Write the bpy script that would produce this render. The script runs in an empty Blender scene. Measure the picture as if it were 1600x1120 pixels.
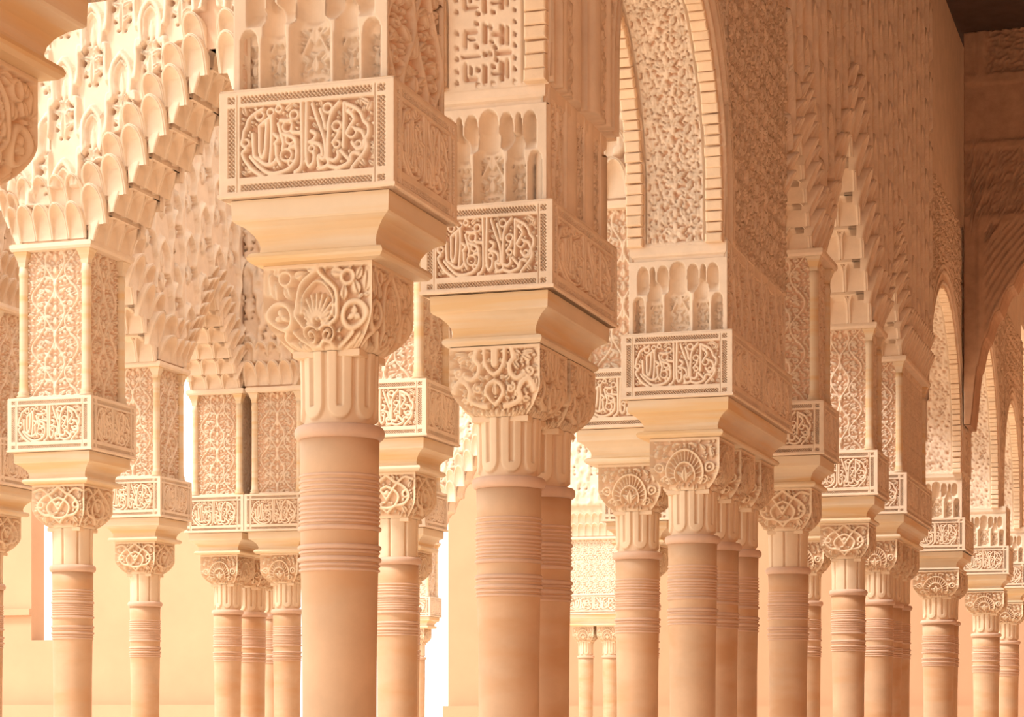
import bpy, math, random
import numpy as np

# ------------------------------------------------------------------ camera, light, exposure
scene = bpy.context.scene
col = scene.collection
YAW = math.radians(17.87)
FPX, HORIZON = 3400.0, 1108.0
cam_data = bpy.data.cameras.new('camera')
cam_data.sensor_width = 36.0
cam_data.lens = FPX / 1600.0 * 36.0
cam_data.shift_y = (HORIZON - 560.0) / 1600.0
cam_data.clip_end = 500
cam = bpy.data.objects.new('camera', cam_data)
cam.location = (1.793, -4.676, 1.55)
cam.rotation_euler = (math.pi / 2, 0, YAW)
col.objects.link(cam)
scene.camera = cam

world = bpy.data.worlds.new('world')
scene.world = world
world.use_nodes = True
bg = world.node_tree.nodes['Background']
bg.inputs['Color'].default_value = (1.0, 0.92, 0.82, 1)
bg.inputs['Strength'].default_value = 1.6

sun_data = bpy.data.lights.new('sun', 'SUN')
sun_data.energy = 2.7
sun_data.angle = math.radians(10)
sun_data.color = (1.0, 0.90, 0.80)
sun = bpy.data.objects.new('sun', sun_data)
# the sun stands behind the viewer's left shoulder, over the open court
_d = np.array([0.37, 0.40, -0.84])
import mathutils
sun.rotation_euler = mathutils.Vector(_d).to_track_quat('-Z', 'Y').to_euler()
sun.location = (-8, -8, 12)
col.objects.link(sun)

vs = scene.view_settings
vs.view_transform = 'Standard'
vs.look = 'None'
vs.gamma = 1.0
vs.use_curve_mapping = False
vs.exposure = 0.33
scene.cycles.max_bounces = 8
scene.cycles.diffuse_bounces = 7
scene.cycles.use_denoising = True

random.seed(7)
RNG = np.random.default_rng(5)
HPI = math.pi / 2

# ------------------------------------------------------------------ materials
def mat(name, base, var=0.12, rough=0.85, bump=0.15, scale=9.0, band=None, ground=None, spec=0.3, streak=None):
    m = bpy.data.materials.new(name)
    m.use_nodes = True
    nt = m.node_tree
    n, l = nt.nodes, nt.links
    b = n['Principled BSDF']
    b.inputs['Roughness'].default_value = rough
    b.inputs['Specular IOR Level'].default_value = spec
    tc = n.new('ShaderNodeTexCoord')
    mp = n.new('ShaderNodeMapping')
    l.new(tc.outputs['Object'], mp.inputs['Vector'])
    oi = n.new('ShaderNodeObjectInfo')
    addv = n.new('ShaderNodeVectorMath'); addv.operation = 'ADD'
    mul = n.new('ShaderNodeVectorMath'); mul.operation = 'SCALE'
    mul.inputs['Scale'].default_value = 7.0
    l.new(oi.outputs['Location'], mul.inputs[0])
    l.new(mp.outputs['Vector'], addv.inputs[0])
    l.new(mul.outputs[0], addv.inputs[1])
    noi = n.new('ShaderNodeTexNoise')
    noi.inputs['Scale'].default_value = scale
    noi.inputs['Detail'].default_value = 6
    noi.inputs['Roughness'].default_value = 0.62
    l.new(addv.outputs[0], noi.inputs['Vector'])
    ramp = n.new('ShaderNodeValToRGB')
    c = np.array(base)
    ramp.color_ramp.elements[0].position = 0.28
    ramp.color_ramp.elements[1].position = 0.72
    lo = np.clip(c * (1 - var), 0, 1); hi = np.clip(c * (1 + var * 0.7), 0, 1)
    ramp.color_ramp.elements[0].color = (*lo, 1)
    ramp.color_ramp.elements[1].color = (*hi, 1)
    l.new(noi.outputs['Fac'], ramp.inputs['Fac'])
    out = ramp.outputs['Color']
    if band:      # veins of another tint running level through the marble
        mp2 = n.new('ShaderNodeMapping'); mp2.inputs['Scale'].default_value = band[1]
        l.new(addv.outputs[0], mp2.inputs['Vector'])
        n2 = n.new('ShaderNodeTexNoise'); n2.inputs['Scale'].default_value = 1.0; n2.inputs['Detail'].default_value = 4
        l.new(mp2.outputs['Vector'], n2.inputs['Vector'])
        r2 = n.new('ShaderNodeValToRGB'); r2.color_ramp.elements[0].position = 0.45; r2.color_ramp.elements[1].position = 0.66
        r2.color_ramp.elements[0].color = (0, 0, 0, 1); r2.color_ramp.elements[1].color = (1, 1, 1, 1)
        l.new(n2.outputs['Fac'], r2.inputs['Fac'])
        mx = n.new('ShaderNodeMix'); mx.data_type = 'RGBA'
        l.new(r2.outputs['Color'], mx.inputs['Factor'])
        l.new(out, mx.inputs['A']); mx.inputs['B'].default_value = (*band[0], 1)
        out = mx.outputs['Result']
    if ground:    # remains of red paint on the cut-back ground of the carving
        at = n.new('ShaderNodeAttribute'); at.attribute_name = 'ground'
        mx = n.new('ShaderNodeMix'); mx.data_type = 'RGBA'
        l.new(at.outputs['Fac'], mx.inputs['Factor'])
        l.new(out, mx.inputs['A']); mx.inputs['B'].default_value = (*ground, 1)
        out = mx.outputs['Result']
    l.new(out, b.inputs['Base Color'])
    bn = n.new('ShaderNodeTexNoise'); bn.inputs['Scale'].default_value = 90; bn.inputs['Detail'].default_value = 4
    l.new(addv.outputs[0], bn.inputs['Vector'])
    bp = n.new('ShaderNodeBump'); bp.inputs['Strength'].default_value = bump; bp.inputs['Distance'].default_value = 0.004
    l.new(bn.outputs['Fac'], bp.inputs['Height'])
    l.new(bp.outputs['Normal'], b.inputs['Normal'])
    return m

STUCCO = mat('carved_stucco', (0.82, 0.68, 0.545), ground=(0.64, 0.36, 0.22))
STUCCO_PLAIN = mat('plain_stucco', (0.82, 0.68, 0.545), var=0.10)
MARBLE = mat('column_marble', (0.64, 0.435, 0.285), var=0.15, rough=0.55, bump=0.06, scale=5,
             band=((0.60, 0.36, 0.205), (3, 3, 9)))
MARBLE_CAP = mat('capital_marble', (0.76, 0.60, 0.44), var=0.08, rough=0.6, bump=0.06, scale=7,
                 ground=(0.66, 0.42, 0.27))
MARBLE_AB = mat('abacus_marble', (0.75, 0.625, 0.475), var=0.08, rough=0.55, bump=0.05, scale=4,
                band=((0.73, 0.52, 0.29), (1.5, 1.5, 26)))
RINGM = mat('ring_marble', (0.66, 0.46, 0.35), var=0.12, rough=0.5, bump=0.05)
BRICK = mat('brick_edge', (0.86, 0.68, 0.50), var=0.12, rough=0.9, bump=0.3)
PLASTER = mat('peach_plaster', (0.60, 0.375, 0.24), var=0.06, rough=0.9, bump=0.1, scale=1.2)
WOOD = mat('dark_ceiling_wood', (0.09, 0.06, 0.05), var=0.25, rough=0.7, bump=0.3)
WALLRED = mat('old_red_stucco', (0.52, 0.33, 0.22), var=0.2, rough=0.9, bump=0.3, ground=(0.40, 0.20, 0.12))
GALLERY = mat('gallery_plaster', (0.80, 0.50, 0.32), var=0.08, rough=0.9, bump=0.1, scale=1.5)
PAVING = mat('pale_paving', (0.82, 0.67, 0.50), var=0.1, rough=0.8, bump=0.1, scale=3)

# ------------------------------------------------------------------ mesh helpers
def link(name, data, parent=None, loc=(0, 0, 0), rotz=0.0, scale=None):
    o = bpy.data.objects.new(name, data)
    o.location = loc
    o.rotation_euler = (0, 0, rotz)
    if scale:
        o.scale = scale
    if parent:
        o.parent = parent
    col.objects.link(o)
    return o

def thing(name, label, cat, loc=(0, 0, 0), rotz=0.0, group=None):
    o = link(name, None, None, loc, rotz)
    o.empty_display_size = 0.1
    o['label'] = label
    o['category'] = cat
    o['kind'] = 'thing'
    if group:
        o['group'] = group
    return o

def raw_mesh(name, V, Q, material, smooth=True, ground=None):
    V = np.asarray(V, dtype=np.float32).reshape(-1, 3)
    Q = np.asarray(Q, dtype=np.int32).reshape(-1, 4)
    me = bpy.data.meshes.new(name)
    me.vertices.add(len(V)); me.vertices.foreach_set('co', V.ravel())
    me.loops.add(Q.size); me.loops.foreach_set('vertex_index', Q.ravel())
    me.polygons.add(len(Q))
    me.polygons.foreach_set('loop_start', np.arange(0, Q.size, 4, dtype=np.int32))
    me.polygons.foreach_set('loop_total', np.full(len(Q), 4, dtype=np.int32))
    me.polygons.foreach_set('use_smooth', np.full(len(Q), smooth))
    if ground is not None:
        a = me.attributes.new('ground', 'FLOAT', 'POINT')
        a.data.foreach_set('value', np.asarray(ground, dtype=np.float32).ravel())
    me.materials.append(material)
    me.update()
    return me

def grid_quads(ny, nx, base=0):
    i = np.arange(ny * nx, dtype=np.int32).reshape(ny, nx) + base
    return np.stack([i[:-1, :-1], i[:-1, 1:], i[1:, 1:], i[1:, :-1]], -1).reshape(-1, 4)

def grid_mesh(name, P, material, ground=None, flip=False, smooth=True, closed=False):
    P = np.asarray(P)
    ny, nx = P.shape[:2]
    Q = grid_quads(ny, nx)
    if closed:
        i = np.arange(ny * nx).reshape(ny, nx)
        Q = np.concatenate([Q, np.stack([i[:-1, -1], i[:-1, 0], i[1:, 0], i[1:, -1]], -1)])
    if flip:
        Q = Q[:, ::-1]
    return raw_mesh(name, P, Q, material, smooth, ground)

def lathe_mesh(name, prof, material, n=48):
    prof = np.array(prof)
    th = np.linspace(0, 2 * math.pi, n, endpoint=False)
    P = np.zeros((len(prof), n, 3))
    P[..., 0] = prof[:, :1] * np.cos(th); P[..., 1] = prof[:, :1] * np.sin(th); P[..., 2] = prof[:, 1:2]
    return grid_mesh(name, P, material, closed=True)

def sweep_mesh(name, prof, w, d, material, smooth=False):
    """profile (outset, z) carried round a w x d rectangle with mitred corners, capped"""
    V, Q = [], []
    for o, z in prof:
        a, b = w / 2 + o, d / 2 + o
        V += [(-a, -b, z), (a, -b, z), (a, b, z), (-a, b, z)]
    for k in range(len(prof) - 1):
        for j in range(4):
            p, q = k * 4 + j, k * 4 + (j + 1) % 4
            Q.append((p, q, q + 4, p + 4))
    Q.append((3, 2, 1, 0)); e = (len(prof) - 1) * 4
    Q.append((e, e + 1, e + 2, e + 3))
    return raw_mesh(name, V, Q, material, smooth)

def boxes_mesh(name, boxes, material, bev=0.0):
    V, Q = [], []
    for (x0, x1, y0, y1, z0, z1) in boxes:
        b = len(V)
        V += [(x0, y0, z0), (x1, y0, z0), (x1, y1, z0), (x0, y1, z0), (x0, y0, z1), (x1, y0, z1), (x1, y1, z1), (x0, y1, z1)]
        Q += [(b + 3, b + 2, b + 1, b), (b + 4, b + 5, b + 6, b + 7), (b, b + 1, b + 5, b + 4), (b + 1, b + 2, b + 6, b + 5),
              (b + 2, b + 3, b + 7, b + 6), (b + 3, b, b + 4, b + 7)]
    return raw_mesh(name, V, Q, material, False)

def structure(name, me, loc=(0, 0, 0), rotz=0, label=None):
    o = link(name, me, None, loc, rotz)
    o['kind'] = 'structure'
    if label:
        o['label'] = label
    return o

# ------------------------------------------------------------------ carving canvases (height maps drawn with strokes)
def smooth_line(pts, n=6):
    p = np.array(pts, float)
    if len(p) < 3:
        return p
    q = np.vstack([2 * p[0] - p[1], p, 2 * p[-1] - p[-2]])
    out = []
    for i in range(1, len(q) - 2):
        for t in np.linspace(0, 1, n, endpoint=False):
            a, b, c, d = q[i - 1], q[i], q[i + 1], q[i + 2]
            out.append(0.5 * (2 * b + (c - a) * t + (2 * a - 5 * b + 4 * c - d) * t * t + (3 * b - a - 3 * c + d) * t ** 3))
    out.append(p[-1])
    return np.array(out)

class Canvas:
    def __init__(s, w, h, res=1000.0, base=0.0, wrapx=False, wrapy=False, mirror=False):
        s.w, s.h, s.res = w, h, res
        s.nx, s.ny = int(round(w * res)), int(round(h * res))
        s.a = np.full((s.ny, s.nx), base, float)
        s.wx, s.wy, s.mirror = wrapx, wrapy, mirror
    def _offsets(s):
        return [(dx, dy) for dx in ((-s.w, 0, s.w) if s.wx else (0,)) for dy in ((-s.h, 0, s.h) if s.wy else (0,))]
    def _apply(s, fn, bb, mode):
        x0, x1, y0, y1 = bb
        for dx, dy in s._offsets():
            i0 = max(0, int((x0 + dx) * s.res)); i1 = min(s.nx, int((x1 + dx) * s.res) + 2)
            j0 = max(0, int((y0 + dy) * s.res)); j1 = min(s.ny, int((y1 + dy) * s.res) + 2)
            if i0 >= i1 or j0 >= j1:
                continue
            X, Y = np.meshgrid((np.arange(i0, i1) + .5) / s.res - dx, (np.arange(j0, j1) + .5) / s.res - dy)
            v = fn(X, Y)
            sub = s.a[j0:j1, i0:i1]
            if mode == 'max':
                np.maximum(sub, v, out=sub)
            elif mode == 'cut':
                np.minimum(sub, 1 - v, out=sub)
    def _mir(s, pts):
        p = np.array(pts, float).copy(); p[..., 0] = s.w - p[..., 0]
        return p
    def stroke(s, pts, hw, top=1.0, bev=None, mode='max', sm=True, mir=None):
        p = smooth_line(pts) if sm else np.array(pts, float)
        bev = bev or hw * 0.8
        for q in ([p, s._mir(p)] if (s.mirror if mir is None else mir) else [p]):
            for a, b in zip(q[:-1], q[1:]):
                def f(X, Y, a=a, b=b):
                    d = b - a; L = d @ d + 1e-12
                    t = np.clip(((X - a[0]) * d[0] + (Y - a[1]) * d[1]) / L, 0, 1)
                    r = np.hypot(X - a[0] - t * d[0], Y - a[1] - t * d[1])
                    k = np.clip((hw - r) / bev, 0, 1)
                    return top * np.sqrt(k * (2 - k))
                s._apply(f, (min(a[0], b[0]) - hw, max(a[0], b[0]) + hw, min(a[1], b[1]) - hw, max(a[1], b[1]) + hw), mode)
    def leaf(s, x, y, ang, L, W, top=1.0, vein=True, mode='max', mir=None):
        for m in ((0, 1) if (s.mirror if mir is None else mir) else (0,)):
            xx, aa = (s.w - x, math.pi - ang) if m else (x, ang)
            c, sn = math.cos(aa), math.sin(aa)
            def f(X, Y):
                u = ((X - xx) * c + (Y - y) * sn) / L; v = -(X - xx) * sn + (Y - y) * c
                uu = np.clip(u, 0, 1)
                w = W * np.sin(math.pi * uu ** 0.75) * (1 - 0.25 * uu)
                k = np.clip((w - np.abs(v)) / (W * 0.45), 0, 1) * (u > 0) * (u < 1)
                r = top * np.sqrt(k * (2 - k))
                if vein:
                    r = r * (1 - 0.45 * np.clip(1 - np.abs(v) / (W * 0.22), 0, 1) * (u < 0.85))
                return r
            s._apply(f, (xx - L, xx + L, y - L, y + L), mode)
    def disc(s, x, y, r, top=1.0, bev=None, mode='max', mir=None, sy=1.0):
        bev = bev or r * 0.6
        for xx in ((x, s.w - x) if (s.mirror if mir is None else mir) else (x,)):
            def f(X, Y):
                d = np.hypot(X - xx, (Y - y) / sy)
                k = np.clip((r - d) / bev, 0, 1)
                return top * np.sqrt(k * (2 - k))
            s._apply(f, (xx - r, xx + r, y - r * sy, y + r * sy), mode)
    def ring(s, x, y, r, hw, top=1.0, mode='max', mir=None):
        t = np.linspace(0, 2 * math.pi, 25)
        s.stroke(np.stack([x + r * np.cos(t), y + r * np.sin(t)], 1), hw, top, mode=mode, sm=False, mir=mir)
    def spiral(s, x, y, r, turns, ang, hw, sgn=1, top=1.0, mode='max', mir=None):
        t = np.linspace(0, 1, 30)
        th = ang + sgn * t * turns * 2 * math.pi; rr = r * (1 - 0.85 * t)
        s.stroke(np.stack([x + rr * np.cos(th), y + rr * np.sin(th)], 1), hw, top, mode=mode, sm=False, mir=mir)
    def rect(s, x0, x1, y0, y1, val):
        s.a[max(0, int(y0 * s.res)):int(y1 * s.res), max(0, int(x0 * s.res)):int(x1 * s.res)] = val
    def fill_leaves(s, n, L, W, gap, seed=1, region=None, top=0.85):
        """small leaves wherever the ground is still bare"""
        rg = np.random.default_rng(seed)
        x0, x1, y0, y1 = region or (0, s.w, 0, s.h)
        for _ in range(n):
            x, y = rg.uniform(x0, x1), rg.uniform(y0, y1)
            g = int(gap * s.res)
            i, j = int(x * s.res), int(y * s.res)
            sub = s.a[max(0, j - g):j + g, max(0, i - g):i + g]
            if sub.size and sub.max() > 0.3:
                continue
            a = rg.uniform(0, 2 * math.pi); k = rg.uniform(.7, 1.25)
            s.leaf(x - math.cos(a) * L * k / 2, y - math.sin(a) * L * k / 2, a, L * k, W * k, top, vein=L > 0.012)
    def sample(s, X, Y):
        fx, fy = X * s.res - .5, Y * s.res - .5
        i, j = np.floor(fx).astype(int), np.floor(fy).astype(int)
        tx, ty = fx - i, fy - j
        def g(jj, ii):
            ii = ii % s.nx if s.wx else np.clip(ii, 0, s.nx - 1)
            jj = jj % s.ny if s.wy else np.clip(jj, 0, s.ny - 1)
            return s.a[jj, ii]
        return (g(j, i) * (1 - tx) + g(j, i + 1) * tx) * (1 - ty) + (g(j + 1, i) * (1 - tx) + g(j + 1, i + 1) * tx) * ty

def panel_mesh(name, w, h, fn, step, depth, material, skirt=0.03, gpaint=0.55, step_z=None):
    """relief panel in the plane y=0 facing -y: fn(x,z) in 0..1 is the height, 1 = flush; x centred, z from 0"""
    nx, nz = int(w / step) + 1, int(h / (step_z or step)) + 1
    X, Z = np.meshgrid(np.linspace(-w / 2, w / 2, nx), np.linspace(0, h, nz))
    H = fn(X, Z)
    P = np.stack([X, (1 - H) * depth, Z], -1)
    P = np.pad(P, ((1, 1), (1, 1), (0, 0)), mode='edge')
    P[0, :, 1] += skirt; P[-1, :, 1] += skirt; P[:, 0, 1] += skirt; P[:, -1, 1] += skirt
    P[:, 0, 0] += skirt; P[:, -1, 0] -= skirt
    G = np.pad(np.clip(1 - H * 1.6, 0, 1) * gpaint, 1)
    return grid_mesh(name, P, material, G)

# ---- inscription block face, strokes traced over the carved band
def build_inscription():
    W, H = 0.44, 0.254
    c = Canvas(W, H, 1000)
    def m(p):
        x, y = p
        k = (x + 86) / 1660.0
        top = 68 - 148 * k; bot = 1120 - 135 * k
        return (k * W, (bot - y) / (bot - top) * H)
    st = [
     [(700,185),(705,400),(708,640),(705,760),(680,820),(640,845)],
     [(752,185),(750,400),(748,640),(755,740),(775,790),(810,760),(822,700),(820,650)],
     [(805,190),(850,330),(905,480),(930,600),(935,700)],
     [(1060,170),(1000,250),(965,350),(955,500),(952,640),(950,720)],
     [(935,700),(900,720),(868,690),(865,750),(890,805),(950,780),(962,720)],
     [(1105,180),(1105,400),(1100,600)],
     [(780,555),(850,570),(890,610),(900,680)], [(795,450),(840,480),(820,530),(785,555)],
     [(960,785),(1040,805),(1120,775),(1165,735),(1170,685),(1200,660),(1245,668)],
     [(962,720),(1010,735),(1050,695),(1045,650)], [(1075,640),(1110,680),(1150,725)],
     [(235,480),(240,600),(250,690),(290,725)],
     [(300,400),(300,560),(302,660),(330,705),(352,640),(362,500),(370,350)],
     [(415,310),(418,450),(412,600),(400,745)], [(300,400),(360,350),(420,300)],
     [(210,700),(290,790),(380,855),(480,855),(580,815),(640,740),(656,660),(650,600)],
     [(290,725),(360,775),(430,765),(462,720)], [(460,600),(465,700),(500,775)],
     [(480,380),(502,460),(530,560),(520,620)], [(500,345),(560,350),(610,340)], [(612,400),(615,455),(690,465)],
     [(520,480),(600,500),(645,540),(640,590),(590,605)],
     [(330,235),(270,270),(200,330),(172,410),(150,450),(140,520),(130,580),(170,620),(135,660),(150,720),(200,790),(250,840),(330,890)],
     [(1110,180),(1180,210),(1230,240),(1270,290),(1290,350),(1332,400),(1332,480),(1310,530),(1320,600),(1280,680),(1230,740),(1180,805)],
     [(1150,250),(1200,330),(1165,400),(1130,470)], [(1180,560),(1230,620),(1290,600),(1295,540)], [(1210,430),(1270,450),(1295,505)],
     [(880,240),(910,330),(930,420)], [(1000,560),(1040,500),(1060,450)], [(440,480),(480,520),(450,570)],
    ]
    for q in st:
        c.stroke([m(p) for p in q], 0.0068, 1.0, 0.0050)
    for x, y, r in [(570,405,45),(590,530,36),(555,680,50),(630,290,36),(405,265,30),(300,300,36),(1035,400,38),(950,225,38),
                    (1035,575,28),(485,232,26),(165,565,30),(1175,460,42),(1160,235,34),(1240,575,26),(800,620,26),(600,760,22)]:
        a = m((x, y)); c.ring(a[0], a[1], r / 1660 * W * 1.05, 0.0050, 0.92)
    for x, y, an in [(1320,260,1.2),(1300,780,2.2),(165,300,1.9),(165,850,.4),(1340,180,2.6),(540,250,.6),(690,790,1),(830,820,.3)]:
        a = m((x, y)); c.leaf(a[0], a[1], an, 0.030, 0.009, 0.9)
    reg = (0.056, 0.387, 0.050, 0.210)
    c.fill_leaves(700, 0.019, 0.0060, 0.0048, 3, reg)
    c.fill_leaves(900, 0.011, 0.0042, 0.0036, 9, reg)
    keep = c.a.copy()
    c.a[:] = 1.0
    j0, j1, i0, i1 = int(.048 * 1000), int(.2125 * 1000), 53, 390
    c.a[j0:j1, i0:i1] = keep[j0:j1, i0:i1]
    # latticed border strips
    yy, xx = np.mgrid[0:c.ny, 0:c.nx] / 1000.0
    P = 0.0098
    lat = np.maximum(np.abs(np.sin(math.pi * (xx + yy) / P)), 0) * np.abs(np.sin(math.pi * (xx - yy) / P))
    lat = 1 - np.clip((lat - 0.35) * 3.2, 0, 1)
    for (x0, x1, y0, y1) in [(.056, .386, .2225, .238), (.056, .386, .0155, .030), (.0225, .040, .049, .211), (.401, .4185, .049, .211),
                             (.0225, .040, .0155, .030), (.401, .4185, .0155, .030), (.0225, .040, .2225, .238), (.401, .4185, .2225, .238)]:
        a, b, d, e = [int(v * 1000) for v in (x0, x1, y0, y1)]
        c.a[d:e, a:b] = lat[d:e, a:b] * 0.9
    # frame fillet
    for v in (0.046, 0.394):
        c.a[int(.014 * 1000):int(.24 * 1000), int(v * 1000) - 1:int(v * 1000) + 1] = 0.8
    c.a[:4] = 0.75; c.a[-4:] = 0.75
    return c
INS = build_inscription()

# ---- capital faces
def cap_border(c):
    c.a[-11:] = np.maximum(c.a[-11:], 0.95)
def cap_a():
    c = Canvas(0.28, 0.20, 1000)
    def m(p):
        k = (p[0] - 105) / 950.0
        return (k * 0.28, 0.2 - (p[1] - (185 - 75 * k)) / 650.0 * 0.2)
    S = lambda q, hw=0.0072, t=1.0: c.stroke([m(p) for p in q], hw, t, 0.0055)
    for x, y in ((240, 570), (915, 525)):
        a = m((x, y)); c.ring(a[0], a[1], 0.031, 0.0085)
        for k in range(3):
            an = math.pi / 2 + k * 2.094
            c.leaf(a[0], a[1], an, 0.024, 0.0105, 0.85, vein=False)
    cx, cy = m((570, 590))
    for k in range(13):
        an = math.radians(-25 + 230 * k / 12)
        L = 0.058 if 2 < k < 10 else 0.043
        c.stroke([(cx + .012 * math.cos(an), cy + .012 * math.sin(an)), (cx + L * .78 * math.cos(an), cy + .012 + L * .9 * math.sin(an))], 0.0056, 0.8, 0.005)
    for k in (-1, 0, 1):
        c.disc(cx + k * .012, cy + .004, .0055, 0.9)
    S([(570,650),(480,590),(440,480),(450,390),(520,310),(570,280),(640,300),(710,390),(715,480),(670,580),(575,650)], 0.0045, .9)
    S([(570,150),(560,200),(470,270),(420,340),(395,470),(385,560),(430,640)])
    S([(575,150),(600,220),(690,290),(745,350),(755,470),(745,560),(690,610)])
    for x, y, sg, an in ((490, 705, 1, 0.5), (665, 690, -1, 2.6)):
        a = m((x, y)); c.spiral(a[0], a[1], 0.025, 1.6, an, 0.0048, sg)
    S([(580,760),(650,730),(760,770),(840,820)]); S([(570,780),(470,790),(360,740),(320,690)])
    S([(800,780),(880,720),(930,660)]); S([(250,690),(180,740),(150,790)])
    for x, y, an, L, w in [(205,450,1.7,.05,.011),(330,440,1.9,.045,.010),(815,420,1.5,.04,.010),(950,370,1.9,.04,.011),(140,430,1.6,.07,.011),
                           (1015,350,1.5,.06,.010),(360,260,0.3,.035,.010),(690,200,-.2,.045,.011),(470,200,.2,.03,.008),(930,260,1.1,.035,.009),
                           (200,270,1.2,.03,.009),(130,760,-.7,.06,.013),(900,800,.5,.06,.014),(1030,640,-1.9,.05,.012),(420,560,1.5,.04,.008),(730,560,1.5,.04,.008)]:
        a = m((x, y)); c.leaf(a[0], a[1], an, L * 1.1, w * 1.4, .95)
    for x, y in ((295, 275), (850, 240)):
        a = m((x, y)); c.ring(a[0], a[1], 0.016, 0.006)
    c.fill_leaves(300, 0.026, 0.008, 0.006, 2)
    cap_border(c)
    return c
def cap_b():
    c = Canvas(0.28, 0.20, 1000, mirror=True)
    # broad smooth leaves packed close, with narrow cuts between them
    c.stroke([(.108,.19),(.110,.155),(.124,.128),(.14,.118)], .0085, 1, .005)
    c.stroke([(.14,.19),(.14,.15)], .014, .95, .005, mir=False)
    c.stroke([(.14,.10),(.12,.088),(.112,.066),(.124,.044),(.14,.03)], .0085, 1, .005)
    c.leaf(.14, .055, math.pi/2, .045, .012, .95, mir=False)
    c.stroke([(.085,.19),(.080,.165),(.092,.145),(.088,.12),(.07,.105),(.052,.112)], .0095, 1, .005)
    c.stroke([(.01,.07),(.03,.10),(.05,.095),(.062,.07),(.05,.045),(.075,.03),(.105,.025)], .0105, 1, .006)
    c.spiral(.03, .125, .017, 1.3, 0, .0065, -1)
    c.spiral(.088, .078, .015, 1.2, 2, .006, 1)
    for x, y, an, L, w in [(.055,.17,.6,.035,.012),(.02,.155,.5,.045,.012),(.01,.18,0,.05,.009),(.06,.13,.9,.04,.011),(.012,.11,-1.6,.05,.010),(.03,.03,.6,.05,.014),
                           (.10,.13,1.4,.04,.009),(.07,.15,1.7,.035,.009),(.062,.05,1.2,.035,.010),(.10,.05,1.3,.03,.010),(.01,.04,.2,.05,.012),(.105,.10,2.3,.03,.010),(.075,.02,.3,.05,.010)]:
        c.leaf(x, y, an, L, w, .95)
    c.fill_leaves(500, .022, .008, .004, 5)
    c.fill_leaves(500, .013, .005, .003, 6)
    cap_border(c)
    return c
def cap_c():
    c = Canvas(0.28, 0.20, 1000, mirror=True)
    cx, cy = .14, .045
    t = np.linspace(-.2, math.pi + .2, 40)
    for r, hw in ((.098, .006), (.055, .005)):
        c.stroke(np.stack([cx + r * .82 * np.cos(t), cy + r * 1.12 * np.sin(t)], 1), hw, 1, sm=False, mir=False)
    for k in range(15):
        an = math.pi * k / 14
        c.stroke([(cx + .058 * .82 * math.cos(an), cy + .058 * 1.12 * math.sin(an)), (cx + .092 * .82 * math.cos(an), cy + .092 * 1.12 * math.sin(an))], .0036, .85, .003, sm=False, mir=False)
    c.leaf(cx, cy - .02, math.pi / 2, .07, .02, 1, mir=False)
    c.leaf(cx, cy, 0.6, .05, .012, 1)
    c.ring(.036, .085, .017, .006); c.disc(.036, .085, .008)
    c.spiral(.05, .035, .02, 1.4, 0, .005)
    for x, y, an, L, w in [(.02,.12,1.3,.05,.010),(.05,.15,.8,.04,.009),(.02,.165,.2,.035,.008),(.085,.165,.6,.035,.008),(.10,.178,0,.03,.006),(.015,.03,.6,.04,.01)]:
        c.leaf(x, y, an, L, w)
    c.fill_leaves(150, .016, .005, .005, 4)
    cap_border(c)
    return c
def cap_d():
    c = Canvas(0.28, 0.20, 1000, mirror=True)
    c.stroke([(.14,.19),(.10,.16),(.06,.14),(.03,.10),(.05,.06),(.10,.05),(.14,.02)], .0085, 1, .005)
    c.stroke([(.01,.17),(.05,.18),(.09,.15),(.12,.11),(.14,.08)], .0075, 1, .005)
    c.stroke([(.14,.14),(.10,.12),(.08,.09),(.10,.05),(.14,.04)], .0075, 1, .005)
    c.ring(.045, .105, .014, .006); c.disc(.14, .11, .014)
    c.leaf(.02, .02, .7, .06, .014); c.leaf(.10, .17, .9, .03, .01); c.leaf(.03, .13, 2, .04, .01)
    c.fill_leaves(120, .02, .007, .005, 6)
    cap_border(c)
    return c

def capital_mesh(name, cv, seg=92, rows=70):
    HW, Hh = 0.14, 0.20
    V, Q, G = [], [], []
    q = np.linspace(-1, 1, seg); t = np.linspace(0, 1, rows)
    QQ, T = np.meshgrid(q, t)
    hw = np.where(T < .55, HW, HW - .044 * (1 - np.sqrt(np.clip(1 - ((T - .55) / .45) ** 2, 0, 1))))
    b = np.clip((T - .55) / .45, 0, 1) ** 1.7 * .95 + .03
    th = QQ * math.pi / 4
    sx, sy = QQ, -np.ones_like(QQ)
    cxx, cyy = np.sin(th), -np.cos(th)
    bx, by = sx * (1 - b) + cxx * b, sy * (1 - b) + cyy * b
    L = np.hypot(bx, by)
    rel = cv.sample((QQ + 1) / 2 * cv.w, (1 - T) * cv.h)
    edge = np.clip((1 - np.abs(QQ)) / .05, 0, 1)
    low = np.clip((1 - T) / .07, 0, 1)
    Hh_ = 1 - (1 - rel) * edge * low
    o = -(1 - Hh_) * .021
    # normal displacement, leaning down where the face curls under
    dz = -o * np.clip((T - .6) / .4, 0, 1) * .6
    x, y, z = bx * hw + bx / L * o, by * hw + by / L * o, .2 * (1 - T) + dz
    for k in range(4):
        a = k * HPI
        P = np.stack([x * math.cos(a) - y * math.sin(a), x * math.sin(a) + y * math.cos(a), z], -1)
        Q.append(grid_quads(rows, seg, k * rows * seg)[:, ::-1])
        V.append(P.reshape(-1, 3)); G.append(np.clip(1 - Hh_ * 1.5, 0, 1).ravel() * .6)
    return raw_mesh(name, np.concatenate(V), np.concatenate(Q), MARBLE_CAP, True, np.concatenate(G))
CAPS = {k: capital_mesh('capital_' + n, f()) for k, n, f in
        (('a', 'shell_scroll', cap_a), ('b', 'incised_palm', cap_b), ('c', 'fan_shell', cap_c), ('d', 'ribbon', cap_d))}

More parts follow.
